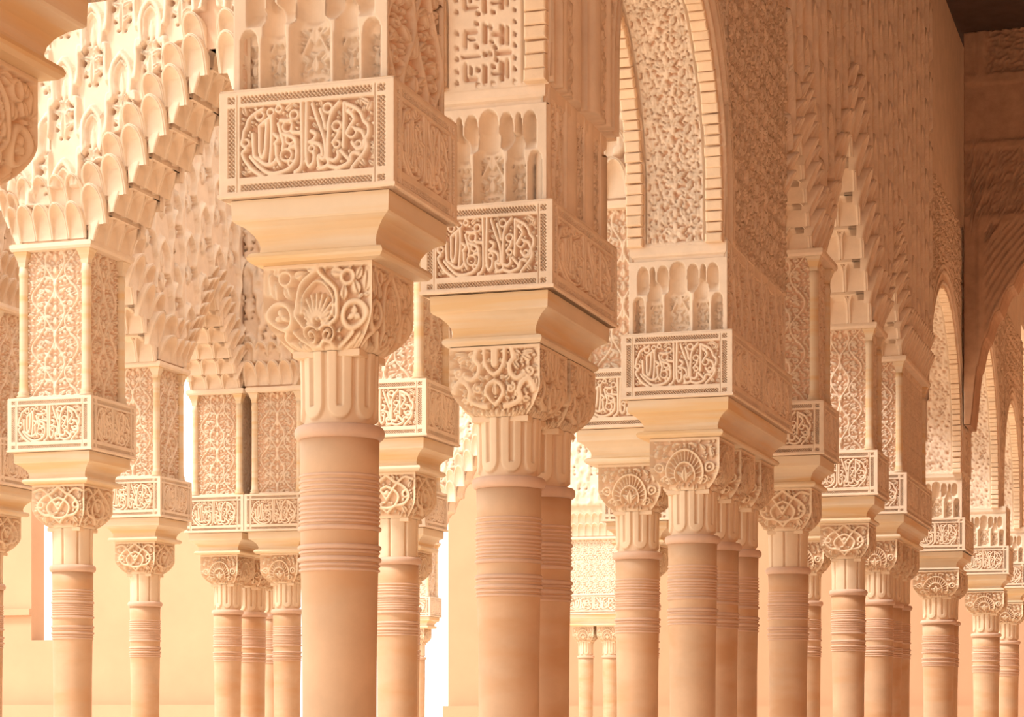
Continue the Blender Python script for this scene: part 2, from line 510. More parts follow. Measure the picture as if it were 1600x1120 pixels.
# ---- tiles of plant ornament
def tile_vegetal(w=.20, h=.34, seed=1, hw=.0055, big=1.0):
    c = Canvas(w, h, 700, wrapy=True, mirror=True)
    m = w / 2
    y = np.linspace(0, h, 25)
    ph = 2 * math.pi * y / h
    c.stroke(np.stack([m - .040 * big * (1 + np.sin(ph)) * .55, y], 1), hw, 1, .004, sm=False)
    c.stroke(np.stack([m - .075 * big + .022 * np.sin(ph + 1.2), y], 1), hw * .9, .95, .004, sm=False)
    for k in range(4):
        yy = h * k / 4
        c.leaf(m, yy, math.pi / 2, .06 * big, .013 * big, 1, mir=False)
        c.leaf(m - .012, yy + .03, 2.3, .055 * big, .012 * big, 1)
        c.leaf(m - .05 * big, yy + .015, 1.2 if k % 2 else 2.6, .05 * big, .010 * big, .9)
        c.leaf(m - .085 * big, yy, 1.0, .045 * big, .009 * big, .9)
        c.spiral(m - .065 * big, yy + .055 * big, .016 * big, 1.3, k, .0035, 1 if k % 2 else -1, .9)
    c.fill_leaves(300, .022 * big, .006 * big, .006 * big, seed)
    return c
VEG = tile_vegetal()
VEGF = tile_vegetal(.20, .24, 3, .0042, .72)
def tile_star(w=.17, h=.21):
    """packed leaf stars with narrow cuts between them"""
    c = Canvas(w, h, 800, wrapx=True, wrapy=True)
    for x, y in ((w / 2, h * .25), (0, h * .75)):
        for k in range(6):
            an = math.pi / 2 + k * math.pi / 3
            c.leaf(x + .008 * math.cos(an), y + .008 * math.sin(an), an, .047, .0138, 1, vein=True)
        c.leaf(x, y + .06, math.pi / 2, .045, .0155, .95)
        for sx in (-1, 1):
            c.leaf(x + sx * .045, y - .045, math.pi / 2 - sx * .5, .052, .0140, .95)
            c.leaf(x + sx * .03, y + .05, math.pi / 2 - sx * 1.0, .042, .0120, .95)
    c.fill_leaves(600, .032, .0115, .0046, 3, top=.95)
    c.fill_leaves(700, .015, .006, .0034, 4, top=.9)
    return c
STAR = tile_star()
def tile_meander(w=.205, h=.205):
    c = Canvas(w, h, 800, base=1.0, wrapx=True, wrapy=True)
    k = w / 24.0
    segs = [[(4,4),(4,9)], [(6,3),(6,9)], [(6,5),(9,5)], [(12,2),(12,8)], [(15,4),(19,4),(19,9)], [(17,6),(17,8)], [(14,11.5),(20,11.5)], [(3,12),(8,12)],
            [(4,20),(4,15)], [(6,21),(6,15)], [(6,18.5),(9,18.5)], [(12,22),(12,16)], [(15,20),(19,20),(19,15)], [(16,17.5),(17.5,17.5)]]
    for s_ in segs:
        c.stroke([(a * k, b * k) for a, b in s_], .0042, 1, .002, mode='cut', sm=False)
    for a, b in [(1.5,2),(1.5,6),(1.5,10),(1.5,14),(1.5,18),(1.5,22),(22,3),(22,7),(22,11),(22,15),(22,20),(9,7.5),(9,2),(14.5,2),(9.5,16),(14.5,7),(10,12),(12,12),(10,21),(15,22.5),(8,9.8),(15,15),(8.5,14)]:
        c.disc(a * k, b * k, .0052, 1, .002, mode='cut', sy=1.25)
    return c
MEANDER = tile_meander()
def tile_sebka(w=.30, h=.472):
    """net of small pointed hoods with pierced palmettes below; 0.5 = wall ground, 0 = pierced, 1 = ribs"""
    c = Canvas(w, h, 500, base=.5, wrapx=True, wrapy=True)
    holes, ribs = [], []
    for x, y in ((w * .25, h * .30), (w * .75, h * .80)):
        # pierced holes
        for sx in (-1, 1):
            for dx, dy, r, sy in ((.040, -.045, .014, 1.1), (.046, -.095, .013, 1.4), (.036, -.155, .010, 1.3), (.018, -.20, .008, 1.0)):
                c.disc(x + sx * dx, y + dy, r, 1, .005, mode='cut', sy=sy)
            c.disc(x + sx * .014, y - .012, .007, 1, .004, mode='cut')
        # palmette
        c.leaf(x, y - .21, math.pi / 2, .17, .027, .78)
        for sx in (-1, 1):
            c.leaf(x + sx * .004, y - .16, math.pi / 2 - sx * .9, .060, .016, .78)
            c.leaf(x + sx * .004, y - .09, math.pi / 2 - sx * 1.2, .060, .017, .8)
            c.leaf(x + sx * .006, y - .05, math.pi / 2 - sx * .5, .045, .010, .75)
        c.leaf(x, y - .04, math.pi / 2, .14, .019, .62, vein=False)
        # inner hood niche edge and outer rib
        for sx in (-1, 1):
            c.stroke([(x + sx * .030, y - .02), (x + sx * .036, y + .05), (x + sx * .026, y + .10), (x, y + .132)], .009, .85, .006)
            c.stroke([(x + sx * .046, y - .03), (x + sx * .052, y + .05), (x + sx * .040, y + .115), (x, y + .165)], .016, 1, .010)
            c.stroke([(x + sx * .046, y - .03), (x + sx * .058, y - .045), (x + sx * .066, y - .02), (x + sx * .072, y - .06),
                      (x + sx * .070, y - .10), (x + sx * .074, y - .16), (x + sx * .080, y - .19)], .0145, 1, .009)
    return c
SEBKA = tile_sebka()

def tile_bold(w=.42, h=.46):
    c = Canvas(w, h, 300, base=.45, wrapx=True, wrapy=True)
    for x, y in ((w * .25, h * .30), (w * .75, h * .80)):
        for sx in (-1, 1):
            c.disc(x + sx * .060, y - .085, .042, 1, .010, mode='cut', sy=.95)
            c.stroke([(x + sx * .075, y - .04), (x + sx * .082, y + .04), (x + sx * .055, y + .11), (x, y + .165)], .021, 1, .015)
            c.stroke([(x + sx * .075, y - .04), (x + sx * .098, y - .09), (x + sx * .105, y - .15), (x + sx * .12, y - .19)], .019, 1, .014)
            c.leaf(x + sx * .01, y - .12, math.pi / 2 - sx * .8, .075, .018, .75)
        c.leaf(x, y - .17, math.pi / 2, .16, .034, .8)
        c.leaf(x, y - .02, math.pi / 2, .14, .036, .65)
    return c
BOLD = tile_bold()

# ---- muqarnas niche band over the inscription blocks
def niche_fn(w, h):
    def f(X, Z):
        D = np.zeros_like(X)
        def niche(cx, a, z0, z1, z2, dep, flat=0.0):
            t = np.clip((Z - z1) / (z2 - z1), 0, 1)
            hw = a * np.sqrt(np.clip(1 - t ** 2.2, 1e-6, 1))
            u = np.abs(X - cx) / hw
            ins = (u < 1) & (Z > z0) & (Z < z2)
            d = dep * np.clip((1 - u) * 3.2, 0, 1) ** .6 if flat else dep * np.sqrt(np.clip(1 - u * u, 0, 1))
            d = d * np.clip((Z - z0) / (.14 * h), 0, 1) ** .7 if not flat else d
            np.maximum(D, np.where(ins, d, 0), out=D)
            return ins, u
        s = w / .38
        lows = [(0, .050), (-.090, .031), (.090, .031), (-.152, .022), (.152, .022)]
        carved = np.zeros_like(X); v = np.ones_like(X)
        for cx, a in lows:
            top = .62 if abs(cx) < .01 else .52
            ins, u = niche(cx * s, a * s, .01 * h, (top - .14) * h, top * h, .034, flat=1)
            k = ins & (u < .74) & (Z < (top - .10) * h) & (Z > .05 * h)
            carved = np.where(k, 1, carved)
            v = np.where(k, VEG.sample(.1 + (X - cx * s) * (1.0 if a > .04 else 1.3), Z * 1.3 + .03), v)
        for cx, a, z1, z2 in [(0, .036, .66, .80), (-.090, .026, .58, .72), (.090, .026, .58, .72), (0, .030, .84, .97), (-.058, .022, .76, .93), (.058, .022, .76, .93),
                              (-.135, .022, .76, .93), (.135, .022, .76, .93), (-.098, .010, .78, .92), (.098, .010, .78, .92)]:
            niche(cx * s, a * s, (z1 - .22) * h, z1 * h, z2 * h, .046)
        D = D + carved * (1 - v) * .015
        return 1 - np.clip(D / .05, 0, 1)
    return f

# ------------------------------------------------------------------ shared meshes
Z_RING, Z_NECK, Z_CAP, Z_ABA, Z_BLK, Z_TOPB, Z_IMP0, Z_IMP = 2.217, 2.238, 2.405, 2.605, 2.753, 3.007, 3.29, 3.36
Z_COL = 3.73           # top of the pavilion's colonnettes
CEIL = 6.65

shaft_me = lathe_mesh('column_shaft', [(.0001, .10), (.097, .10), (.094, .14), (.0905, .6), (.0895, 1.45), (.0905, 1.70), (.0935, 1.87), (.0945, 1.9), (.095, 2.0), (.0955, 2.13), (.097, 2.2), (.0001, 2.2)], MARBLE, 56)
base_me = sweep_mesh('column_base', [(-.0, 0), (0, .05), (-.01, .055), (-.012, .075), (-.035, .10), (-.05, .105)], .26, .26, MARBLE)
def ring_me(name, R, r, h):
    p = [(R - .012, -h / 2)] + [(R + r * math.cos(a), h / 2 * math.sin(a)) for a in np.linspace(-1.57, 1.57, 9)] + [(R - .012, h / 2)]
    return lathe_mesh(name, p, RINGM, 56)
RING_BIG = ring_me('astragal', .097, .013, .034)
RING_MID = ring_me('ring_mid', .0945, .0075, .013)
RING_THIN = ring_me('ring_thin', .0945, .0042, .0075)
RINGS = [(2.112, 0), (2.098, 0), (2.086, 0), (2.074, 0), (2.056, 1), (2.043, 0), (2.033, 0), (2.022, 0), (2.011, 0), (2.001, 0), (1.986, 1),
         (1.940, 1), (1.928, 0), (1.911, 1), (1.897, 0), (1.885, 0)]
def neck_mesh(kind):
    n = 8
    c = Canvas(2 * math.pi / n, .17, 500)
    W = c.w
    if kind == 0:      # upright tongues with round ends and a slot in each
        yy, xx = np.mgrid[0:c.ny, 0:c.nx] / c.res
        k = np.hypot(np.maximum(np.abs(xx - W / 2) - W * .30, 0) / W, np.maximum(.045 - yy, 0) / .085 ) 
        k = np.where(yy < .045, np.hypot(np.abs(xx - W / 2) / W, (.045 - yy) / .085) - .45, np.abs(xx - W / 2) / W - .45)
        c.a[:] = np.clip(-k * 18, 0, 1)
        c.a[:] = np.minimum(c.a, np.where(yy > .04, np.clip((np.abs(xx - W / 2) / W - .07) * 30, .15, 1), 1))
    else:              # interlaced long loops
        t = np.linspace(0, .17, 20)
        for s_ in (0, math.pi):
            c.stroke(np.stack([W / 2 + W * .36 * np.sin(t / .17 * 2 * math.pi + s_), t], 1), W * .11, 1, .08, sm=False)
    th = np.linspace(0, 2 * math.pi, 8 * 30, endpoint=False)
    z = np.linspace(0, .17, 48)
    T, Z = np.meshgrid(th, z)
    Hh = c.sample(T % W, Z)
    R = .0940 - (1 - Hh) * .0095 + .003 * (Z / .17) ** 3
    P = np.stack([R * np.cos(T), R * np.sin(T), Z], -1)
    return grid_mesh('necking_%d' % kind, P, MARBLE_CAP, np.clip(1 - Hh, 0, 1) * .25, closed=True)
NECK = [neck_mesh(0), neck_mesh(1)]
plate_me = sweep_mesh('necking_plate', [(-.02, -.018), (-.002, -.018), (0, -.016), (0, -.002), (-.002, 0), (-.02, .006)], .172, .172, MARBLE_CAP)

INS_ME = panel_mesh('inscription_face', .44, .254, lambda X, Z: INS.sample(X + .22, Z), .00145, .020, STUCCO)
def _long(X, Z):
    return INS.sample(np.where(np.abs(X) > .30, np.sign(X) * (.22 - (.35 - np.abs(X))), X * (.17 / .30)) + .22, Z)
INS_LONG = panel_mesh('inscription_face_long', .70, .254, _long, .0022, .020, STUCCO)

ABACUS = [(-.15, 0), (-.085, 0), (-.057, .003), (-.049, .010), (-.047, .016), (-.051, .025), (-.060, .029), (-.071, .031), (-.0735, .043), (-.070, .056), (-.060, .072),
          (-.045, .086), (-.030, .0945), (-.026, .096), (-.022, .100), (-.020, .146), (-.1, .148)]
_mesh_cache = {}
def cached(key, fn):
    if key not in _mesh_cache:
        _mesh_cache[key] = fn()
    return _mesh_cache[key]

COLUMN_MEMBERS = []
def column(x, y, cap, neck, label, rings=True, rot=0, fat=1.0):
    t = thing('column', label, 'column', (x, y, 0), rot, 'arcade columns')
    t.scale = (fat, fat, 1)
    link('base', base_me, t)
    link('shaft', shaft_me, t)
    a = link('astragal', RING_BIG, t, (0, 0, Z_RING))
    if rings:
        for z, k in RINGS:
            link('ring', RING_MID if k else RING_THIN, t, (0, 0, z))
    link('necking', NECK[neck], t, (0, 0, Z_NECK - .004))
    c = link('capital', CAPS[cap], t, (0, 0, Z_CAP))
    link('necking_plate', plate_me, c, (0, 0, .004))
    return t

def side_faces(w, d):
    """(rotation, centre offset, face length) for the four faces of a w x d block"""
    return [(0, (0, -d / 2), w), (HPI, (w / 2, 0), d), (math.pi, (0, d / 2), w), (-HPI, (-w / 2, 0), d)]

def inscribed_block(t, w, d, faces='all'):
    link('abacus', cached(('aba', w, d), lambda: sweep_mesh('abacus', ABACUS, w, d, MARBLE_AB)), t, (0, 0, Z_ABA))
    link('block', cached(('blk', w, d), lambda: sweep_mesh('block', [(-.02, 0), (.001, 0), (.004, .003), (.004, .010), (-.024, .014), (-.024, .244), (-.002, .247), (-.002, .254), (-.02, .254)], w, d, STUCCO_PLAIN)), t, (0, 0, Z_BLK))
    for r, (ox, oy), L in side_faces(w, d):
        n = max(1, int(round(L / .66)))
        for k in range(n):
            l = L / n
            s = -L / 2 + l * (k + .5)
            me, ml = (INS_ME, .44) if l < .55 else (INS_LONG, .70)
            link('inscription_panel', me, t, (ox + s * math.cos(r), oy + s * math.sin(r), Z_BLK), r, (l / ml, 1, 1))

def veg_panel(w, h, step, seed=0, depth=.024, tile=None, sc=1.0, margin=.012):
    tl = tile or VEG
    def f(X, Z):
        rep = 1 if w < .45 else round(w / .27)
        v = tl.sample(((X + w / 2) / w * tl.w * rep) % tl.w if tl.mirror else X * sc, Z * sc + seed * .07)
        m = np.minimum(np.minimum(X + w / 2, w / 2 - X), np.minimum(Z, h - Z))
        return np.where(m < margin, 1.0, v)
    return panel_mesh('carved_panel', w, h, f, step, depth, STUCCO)

COLONNETTE = lathe_mesh('colonnette', [(.0001, 0), (.032, 0), (.033, .012), (.027, .02), (.030, .028), (.023, .038), (.0215, .10), (.021, .56), (.0225, .575), (.025, .585), (.0225, .595), (.0215, .62), (.0001, .62)], MARBLE_AB, 20)
COLCAP = sweep_mesh('colonnette_capital', [(-.018, 0), (-.016, .02), (-.004, .055), (0, .062), (0, .085), (.006, .09), (.006, .103), (-.02, .103)], .072, .072, MARBLE_AB)

def pier_a(x, y, w, d, label, group='gallery piers', side='panel'):
    """pier of the gallery arcade: inscribed block, niche band, impost; (x, y) is its centre"""
    t = thing('arch_pier', label, 'pier', (x, y, 0), 0, group)
    inscribed_block(t, w, d)
    bw, bd = w - .05, d - .05
    link('pier_core', cached(('corea', w, d), lambda: boxes_mesh('pier_core', [(-bw / 2 + .055, bw / 2 - .03, -bd / 2 + .055, bd / 2 - .055, Z_TOPB - .03, Z_IMP)], STUCCO_PLAIN)), t)
    h = Z_IMP0 - Z_TOPB
    me = cached(('niche', w), lambda: panel_mesh('niche_band', bw, h, niche_fn(bw, h), .0032, .05, STUCCO, gpaint=.0))
    link('niche_band', me, t, (0, -bd / 2, Z_TOPB))
    link('niche_band', me, t, (0, bd / 2, Z_TOPB), math.pi)
    if side == 'strips':
        me2 = cached(('strips', d), lambda: strip_panel(bd, Z_IMP - Z_TOPB))
    else:
        me2 = cached(('sidea', d), lambda: veg_panel(bd, Z_IMP - Z_TOPB, .003 if d < .5 else .0045, 1))
    link('side_panel', me2, t, (bw / 2, 0, Z_TOPB), HPI)
    link('side_panel', me2, t, (-bw / 2, 0, Z_TOPB), -HPI)
    imp = cached(('imp', w, d), lambda: sweep_mesh('impost', [(-.06, 0), (-.012, 0), (-.010, .012), (-.002, .018), (.002, .026), (.003, .062), (-.003, .07), (-.06, .07)], bw - .012, bd, STUCCO_PLAIN))
    link('impost', imp, t, (0, 0, Z_IMP0))
    return t

def strip_panel(w, h):
    """tall mouldings, twin half-round shafts and narrow carved bands side by side"""
    def f(X, Z):
        s = (X + w / 2) / w
        v = np.full_like(X, .62)
        def half(a, b, top=1.0):
            u = (s - (a + b) / 2) / ((b - a) / 2)
            return np.where(np.abs(u) < 1, .45 + (top - .45) * np.sqrt(np.clip(1 - u * u, 0, 1)), 0)
        for a, b in ((.02, .09), (.30, .335), (.37, .52), (.60, .63), (.66, .80), (.88, .92)):
            v = np.maximum(v, half(a, b))
        for a, b in ((.13, .28), (.53, .60), (.81, .87)):
            k = (s > a) & (s < b)
            v = np.where(k, .35 + .55 * VEG.sample((s - a) / (b - a) * .11 + .045, Z), v)
        return v
    return panel_mesh('strip_panel', w, h, f, .0035, .03, STUCCO)

def pier_b(x, y, w, d, label, group='pavilion piers', axis='y', long_panel=None):
    """pier of the pavilion: inscribed block, then carved panels between corner colonnettes"""
    t = thing('arch_pier', label, 'pier', (x, y, 0), 0, group)
    inscribed_block(t, w, d)
    H = Z_COL - Z_TOPB
    bw, bd = w - .10, d - .10
    link('pier_core', cached(('coreb', w, d), lambda: boxes_mesh('pier_core', [(-bw / 2 + .02, bw / 2 - .02, -bd / 2 + .02, bd / 2 - .02, Z_TOPB - .03, Z_COL)], STUCCO_PLAIN)), t)
    for r, (ox, oy), L in side_faces(bw, bd):
        pl = L - .02
        me = cached(('pb', round(pl, 3)), lambda: veg_panel(pl, H, .0035 if pl < .5 else .006, 2, .016, VEGF if pl < .5 else STAR))
        link('carved_panel', me, t, (ox, oy, Z_TOPB), r)
    link('impost', cached(('impb', w, d), lambda: sweep_mesh('impost', [(-.05, 0), (-.012, 0), (-.006, .012), (-.006, .03), (-.02, .034), (-.05, .034)], w, d, STUCCO_PLAIN)), t, (0, 0, Z_COL - .035))
    for sx in (-1, 1):
        for sy in (-1, 1):
            c = link('colonnette', COLONNETTE, t, (sx * (w / 2 - .055), sy * (d / 2 - .055), Z_TOPB))
            link('colonnette_capital', COLCAP, c, (0, 0, .62))
    return t

# ---- muqarnas cell: a scooped hood that leans out of the wall towards its top, with a rolled double rim
def cell_mesh(w=.095, h=.20, p=.062):
    nz, nt = 15, 11
    ts = np.concatenate([np.linspace(0, .55, 6), .55 + .45 * np.sin(np.linspace(.16, 1.5, nz - 6))])
    P = np.zeros((nz, nt, 3))
    f = lambda t: -p * np.clip(t, 0, 1) ** 1.25
    for i, t in enumerate(ts):
        q = max(0, (t - .55) / .45)
        a = w * .41 * math.sqrt(max(1e-4, 1 - q ** 2.1))
        d = (.014 + .042 * math.sin(min(1, t / .7) * HPI)) * (a / (w * .41)) ** .8
        th = np.linspace(math.pi, 0, nt)
        P[i, :, 0] = a * np.cos(th); P[i, :, 1] = np.minimum(f(t) + d * np.sin(th) ** .8, .0); P[i, :, 2] = t * h
    V = [P.reshape(-1, 3)]; Q = [grid_quads(nz, nt)]
    base = nz * nt
    out = np.array([P[i, 0] for i in range(nz)] + [(0, f(1), h)] + [P[i, -1] for i in range(nz - 1, -1, -1)])
    n = len(out)
    dx = np.where(out[:, 2] > h * .55, out[:, 0], np.sign(out[:, 0]) * w * .41); dz_ = np.maximum(out[:, 2] - h * .55, 0)
    L = np.hypot(dx, dz_) + 1e-6; dx, dz_ = dx / L, dz_ / L
    prof = ((0, 0), (.003, -.007), (.007, -.006), (.0085, -.001), (.011, -.006), (.015, -.004), (.017, .006), (.013, None))
    R = np.zeros((len(prof), n, 3))
    for k, (o, yy) in enumerate(prof):
        R[k, :, 0] = out[:, 0] + dx * o * (w / .095); R[k, :, 2] = out[:, 2] + dz_ * o
        R[k, :, 1] = .03 if yy is None else out[:, 1] + yy
    V.append(R.reshape(-1, 3)); Q.append(grid_quads(len(prof), n, base)[:, ::-1])
    return raw_mesh('muqarnas_cell', np.concatenate(V), np.concatenate(Q), STUCCO_PLAIN, True)
CELL = cell_mesh()
BRICKS = []
for k in range(4):
    w_, d_ = .062 + .004 * (k % 2), .034 + .003 * ((k * 7) % 3)
    BRICKS.append(sweep_mesh('brick', [(-.004, 0), (0, .003), (0, .022 + .003 * k), (-.003, .026 + .003 * k), (-.006, .027 + .003 * k)], d_, w_, BRICK))

T_WALL = .36
def spandrel_mesh(name, xs, zlow, ztop, relief, step, depth, back=False, material=None):
    """wall face above an arch; columns of the grid start on the arch curve"""
    n = max(8, int((ztop - min(zlow)) / step))
    f = np.linspace(0, 1, n)[:, None]
    X = np.broadcast_to(xs, (n, len(xs)))
    Z = zlow[None, :] + (ztop - zlow)[None, :] * f
    Hh = relief(X, Z)
    Y = -Hh * depth
    if back:
        Y = T_WALL + Hh * depth
    P = np.pad(np.stack([X, Y, Z], -1), ((1, 1), (1, 1), (0, 0)), mode='edge')
    inn = -.07 if back else .07
    P[0, :, 1] += inn; P[-1, :, 1] += inn; P[:, 0, 1] += inn; P[:, -1, 1] += inn
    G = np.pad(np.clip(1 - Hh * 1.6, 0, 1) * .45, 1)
    return grid_mesh(name, P, material or STUCCO, G, flip=back)

def arch_a(origin, rotz, L, xa, xb, label, ztop=5.2, tile='star', step=.012, group='gallery arches', stilt=.16, bricks=True, strips=(), z_start=Z_IMP):
    """stilted round arch with brick-toothed edges, from pier middle to pier middle; local x runs along the wall"""
    key = ('aa', round(L, 2), round(xa, 2), round(xb, 2), tile, step, strips, z_start)
    R = (xb - xa) / 2; cx = (xa + xb) / 2; zs = Z_IMP + stilt
    ztop = max(ztop, zs + R + .25)
    def build():
        e = .004
        xs = np.unique(np.concatenate([np.arange(0, xa, step), [xa, xa + e], cx - (R - e) * np.cos(np.linspace(0, math.pi, int(2.2 * R / step))), [xb - e, xb], np.arange(xb, L, step), [L]]))
        zl = np.where((xs > xa) & (xs < xb), zs + np.sqrt(np.clip(R * R - (xs - cx) ** 2, 0, None)), np.where(xs <= xa, z_start, Z_IMP) - .01)
        def rel(X, Z):
            v = VEG.sample(X % VEG.w, Z)
            dd = np.where(Z > zs, np.hypot(X - cx, Z - zs), np.abs(X - cx)) - R
            v = np.where(dd < .07, .45, v)
            for a, b, hgt in ((.0, .02, .8), (.07, .095, 1.0), (.12, .14, .9)):
                v = np.where((dd > a) & (dd < b), hgt, v)
            for pier in strips:
                s_ = (xa - .09 - X) / .30 if pier == 'start' else (X - xb - .09) / .30
                k = (s_ > 0) & (s_ < 1)
                g = np.maximum.reduce([np.sqrt(np.clip(1 - ((s_ - c_) / h_) ** 2, 0, 1)) for c_, h_ in ((.10, .08), (.55, .16), (.90, .10))])
                g = np.where((s_ > .22) & (s_ < .38), .3 + .6 * VEG.sample((s_ - .22) * .6 + .05, Z), .4 + .6 * g)
                v = np.where(k, g, v)
            return v
        A = spandrel_mesh('spandrel', xs, zl, ztop, rel, step, .03)
        kk = np.unique(np.concatenate([np.arange(0, len(xs), 2), np.nonzero((np.abs(xs - xa) < .006) | (np.abs(xs - xb) < .006))[0], [len(xs) - 1]]))
        B = spandrel_mesh('spandrel_back', xs[kk], zl[kk], ztop, rel, step * 1.8, .02, back=True)
        # intrados
        g_ = .0055 if step < .01 else (.007 if step < .014 else .012)
        a1 = np.linspace(-.02, stilt, max(3, int(stilt / g_)), endpoint=False)
        th = np.linspace(math.pi, 0, int(math.pi * R / g_))
        px = np.concatenate([np.full(len(a1), xa), cx + R * np.cos(th), np.full(len(a1), xb)])
        pz = np.concatenate([Z_IMP + a1, zs + R * np.sin(th), Z_IMP + a1[::-1]])
        nxv = np.concatenate([np.ones(len(a1)), -np.cos(th), -np.ones(len(a1))]); nzv = np.concatenate([np.zeros(len(a1)), -np.sin(th), np.zeros(len(a1))])
        s = np.concatenate([[0], np.cumsum(np.hypot(np.diff(px), np.diff(pz)))])
        ys = np.linspace(-.012, T_WALL + .012, int(.384 / g_ * 1.1))
        S, Y = np.meshgrid(s, ys)
        tl = {'star': STAR, 'meander': MEANDER}[tile]
        S2 = np.minimum(S, s[-1] - S)
        v = tl.sample(Y - T_WALL / 2 + tl.w / 2, S2)
        m = np.minimum(Y, T_WALL - Y)
        v = np.where(m < .066, .4, np.where(m < .075, 1.0, v)); v = np.where(S2 < .012, 1.0, v)
        o = -(1 - v) * .019 + .004
        P = np.stack([px[None] + nxv[None] * o, Y, pz[None] + nzv[None] * o], -1)
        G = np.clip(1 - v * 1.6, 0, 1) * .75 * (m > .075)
        Cm = grid_mesh('intrados', P, STUCCO, G, flip=True)
        br = []
        step_b = .041
        n = int(s[-1] / step_b)
        for k in range(n):
            ss = (k + .5) * s[-1] / n
            br.append((np.interp(ss, s, px), np.interp(ss, s, pz), math.atan2(np.interp(ss, s, nxv), np.interp(ss, s, nzv))))
        return A, B, Cm, br, ztop
    A, B, Cm, br, zt = cached(key, build)
    t = thing('stilted_arch', label, 'arch', origin, rotz, group)
    link('spandrel', A, t); link('spandrel', B, t); link('intrados', Cm, t)
    if bricks:
        rr = random.Random(len(label))
        for j, (bx, bz, an) in enumerate(br):
            for yy in (.022, T_WALL - .022):
                o = link('brick', BRICKS[rr.randrange(4)], t, (bx, yy, bz))
                o.rotation_euler = (0, an + rr.uniform(-.05, .05), 0)
    top = cached(('ft', round(L, 3), round(zt, 3)), lambda: boxes_mesh('wall_top', [(0, L, .0, T_WALL, zt - .02, 5.4 if zt < 5.4 else zt + .05)], STUCCO_PLAIN))
    link('wall_top', top, t)
    return t

def arch_b(origin, rotz, L, xa, xb, apex, label, ztop=5.0, n=6, bold=False, step=.008, group='pavilion arches', rows=(1, 1, 1), inward=True):
    """muqarnas arch: stepped lobed outline, pierced net of hoods above, rows of hanging cells along the steps"""
    key = ('ab', round(L, 2), round(xa, 2), round(xb, 2), round(apex, 2), round(ztop, 2), step)
    half = (xb - xa) / 2; cx = (xa + xb) / 2
    z0 = Z_COL
    sw = half / (n + .35); dz = (apex - z0) / n
    def zl_at(x):
        q = np.clip((half - np.abs(x - cx)) / sw, 0, n + .34)
        i = np.floor(q); fr = q - i
        z = z0 + dz * (np.minimum(i, n - .0) + .92 * np.sqrt(np.clip(1 - (1 - np.clip(fr * 1.15, 0, 1)) ** 2, 0, 1)))
        z = np.minimum(z, apex + .06)
        return np.where((x <= xa) | (x >= xb), z0, z)
    def build():
        xs = np.unique(np.concatenate([np.arange(0, L, step), [L]] + [[cx - half + k * sw + e, cx + half - k * sw - e] for k in range(n + 1) for e in (.0, .002, .006)]))
        zl = zl_at(xs)
        def rel(X, Z):
            v = BOLD.sample(X - cx + BOLD.w * .25, Z - apex) if bold else SEBKA.sample(X - cx + SEBKA.w * .25, Z - apex)
            v = np.where(v < .3, v * 3.2 - .66, v)          # pierced holes go deep
            return np.where(Z - zl_at(X) < dz * 1.9, 0.0, v)
        A = spandrel_mesh('pierced_net', xs, zl, ztop, rel, step, .055)
        B = spandrel_mesh('pierced_net_back', xs[::2], zl[::2], ztop, rel, step * 2.0, .055, back=True)
        ys = np.array([0, .12, .24, T_WALL]); X, Y = np.meshgrid(xs, ys)
        Z = np.broadcast_to(zl, X.shape)
        C = grid_mesh('soffit', np.stack([X, Y, Z], -1), STUCCO_PLAIN, flip=False, smooth=False)
        return A, B, C
    A, B, C = cached(key, build)
    t = thing('muqarnas_arch', label, 'arch', origin, rotz, group)
    link('pierced_net', A, t, (0, -.0, 0)); link('pierced_net', B, t); link('soffit', C, t)
    link('wall_top', cached(('btop', round(L, 2), round(ztop, 2)), lambda: boxes_mesh('wall_top', [(0, L, 0, T_WALL, ztop - .02, ztop + .10)], STUCCO_PLAIN)), t)
    sc = sw / .095
    k2 = dz * 1.12 / .20
    def cell(x, y, z, r, sx, sz, sy=1.0):
        link('muqarnas_cell', CELL, t, (x, y, z), r, (sx, sy, sz))
    for k in range(n):
        for sgn in (-1, 1):
            xm = cx + sgn * (half - (k + .5) * sw)
            zb = z0 + dz * k
            if rows[0]:
                cell(xm, -.006, zb + dz * .55, 0, sc, k2 * 1.15)
                cell(xm, -.008, zb + dz * 1.50, 0, sc * .92, k2)
            if rows[2]:
                cell(xm, T_WALL + .006, zb + dz * .55, math.pi, sc, k2 * 1.15)
            if inward:
                for yy in (.06, .18, .30):
                    cell(cx + sgn * (half - k * sw) - sgn * sw * .40, yy, zb - dz * .05, -sgn * HPI, 1.25, k2 * 1.0, .85)
    # cells over the pier heads beside the opening
    for a_, b_ in ((0, xa), (xb, L)):
        m = int((b_ - a_) / .085)
        for q in range(m):
            x_ = a_ + (q + .5) * (b_ - a_) / m
            for lv in range(2):
                cell(x_, -.006, z0 + .012 + lv * .13, 0, (b_ - a_) / m / .097, .75)
    return t

# ------------------------------------------------------------------ the setting
structure('floor', boxes_mesh('floor', [(-40, 14, -30, 60, -.2, 0)], PAVING))
# gallery: outer wall, ceiling and the wall over the arches
structure('wall_right', boxes_mesh('wall_right', [(3.6, 3.9, -9, 30, 0, CEIL)], GALLERY))
structure('ceiling', boxes_mesh('ceiling', [(-.75, 3.9, -9, 30, CEIL, CEIL + .25)], WOOD))
structure('sun_block_eave', boxes_mesh('sun_block_eave', [(-2.7, -.76, -9, 4.1, CEIL, CEIL + .2)], WOOD))  # unseen eave, added this deep to keep direct sun off the near columns
structure('wall_left', boxes_mesh('wall_left', [(-.40, -.04, -1.62, 4.74, 5.402, CEIL)], STUCCO_PLAIN))
structure('wall_left_far', boxes_mesh('wall_left_far', [(-.40, -.04, 10.0, 22, 5.402, CEIL)], STUCCO_PLAIN))

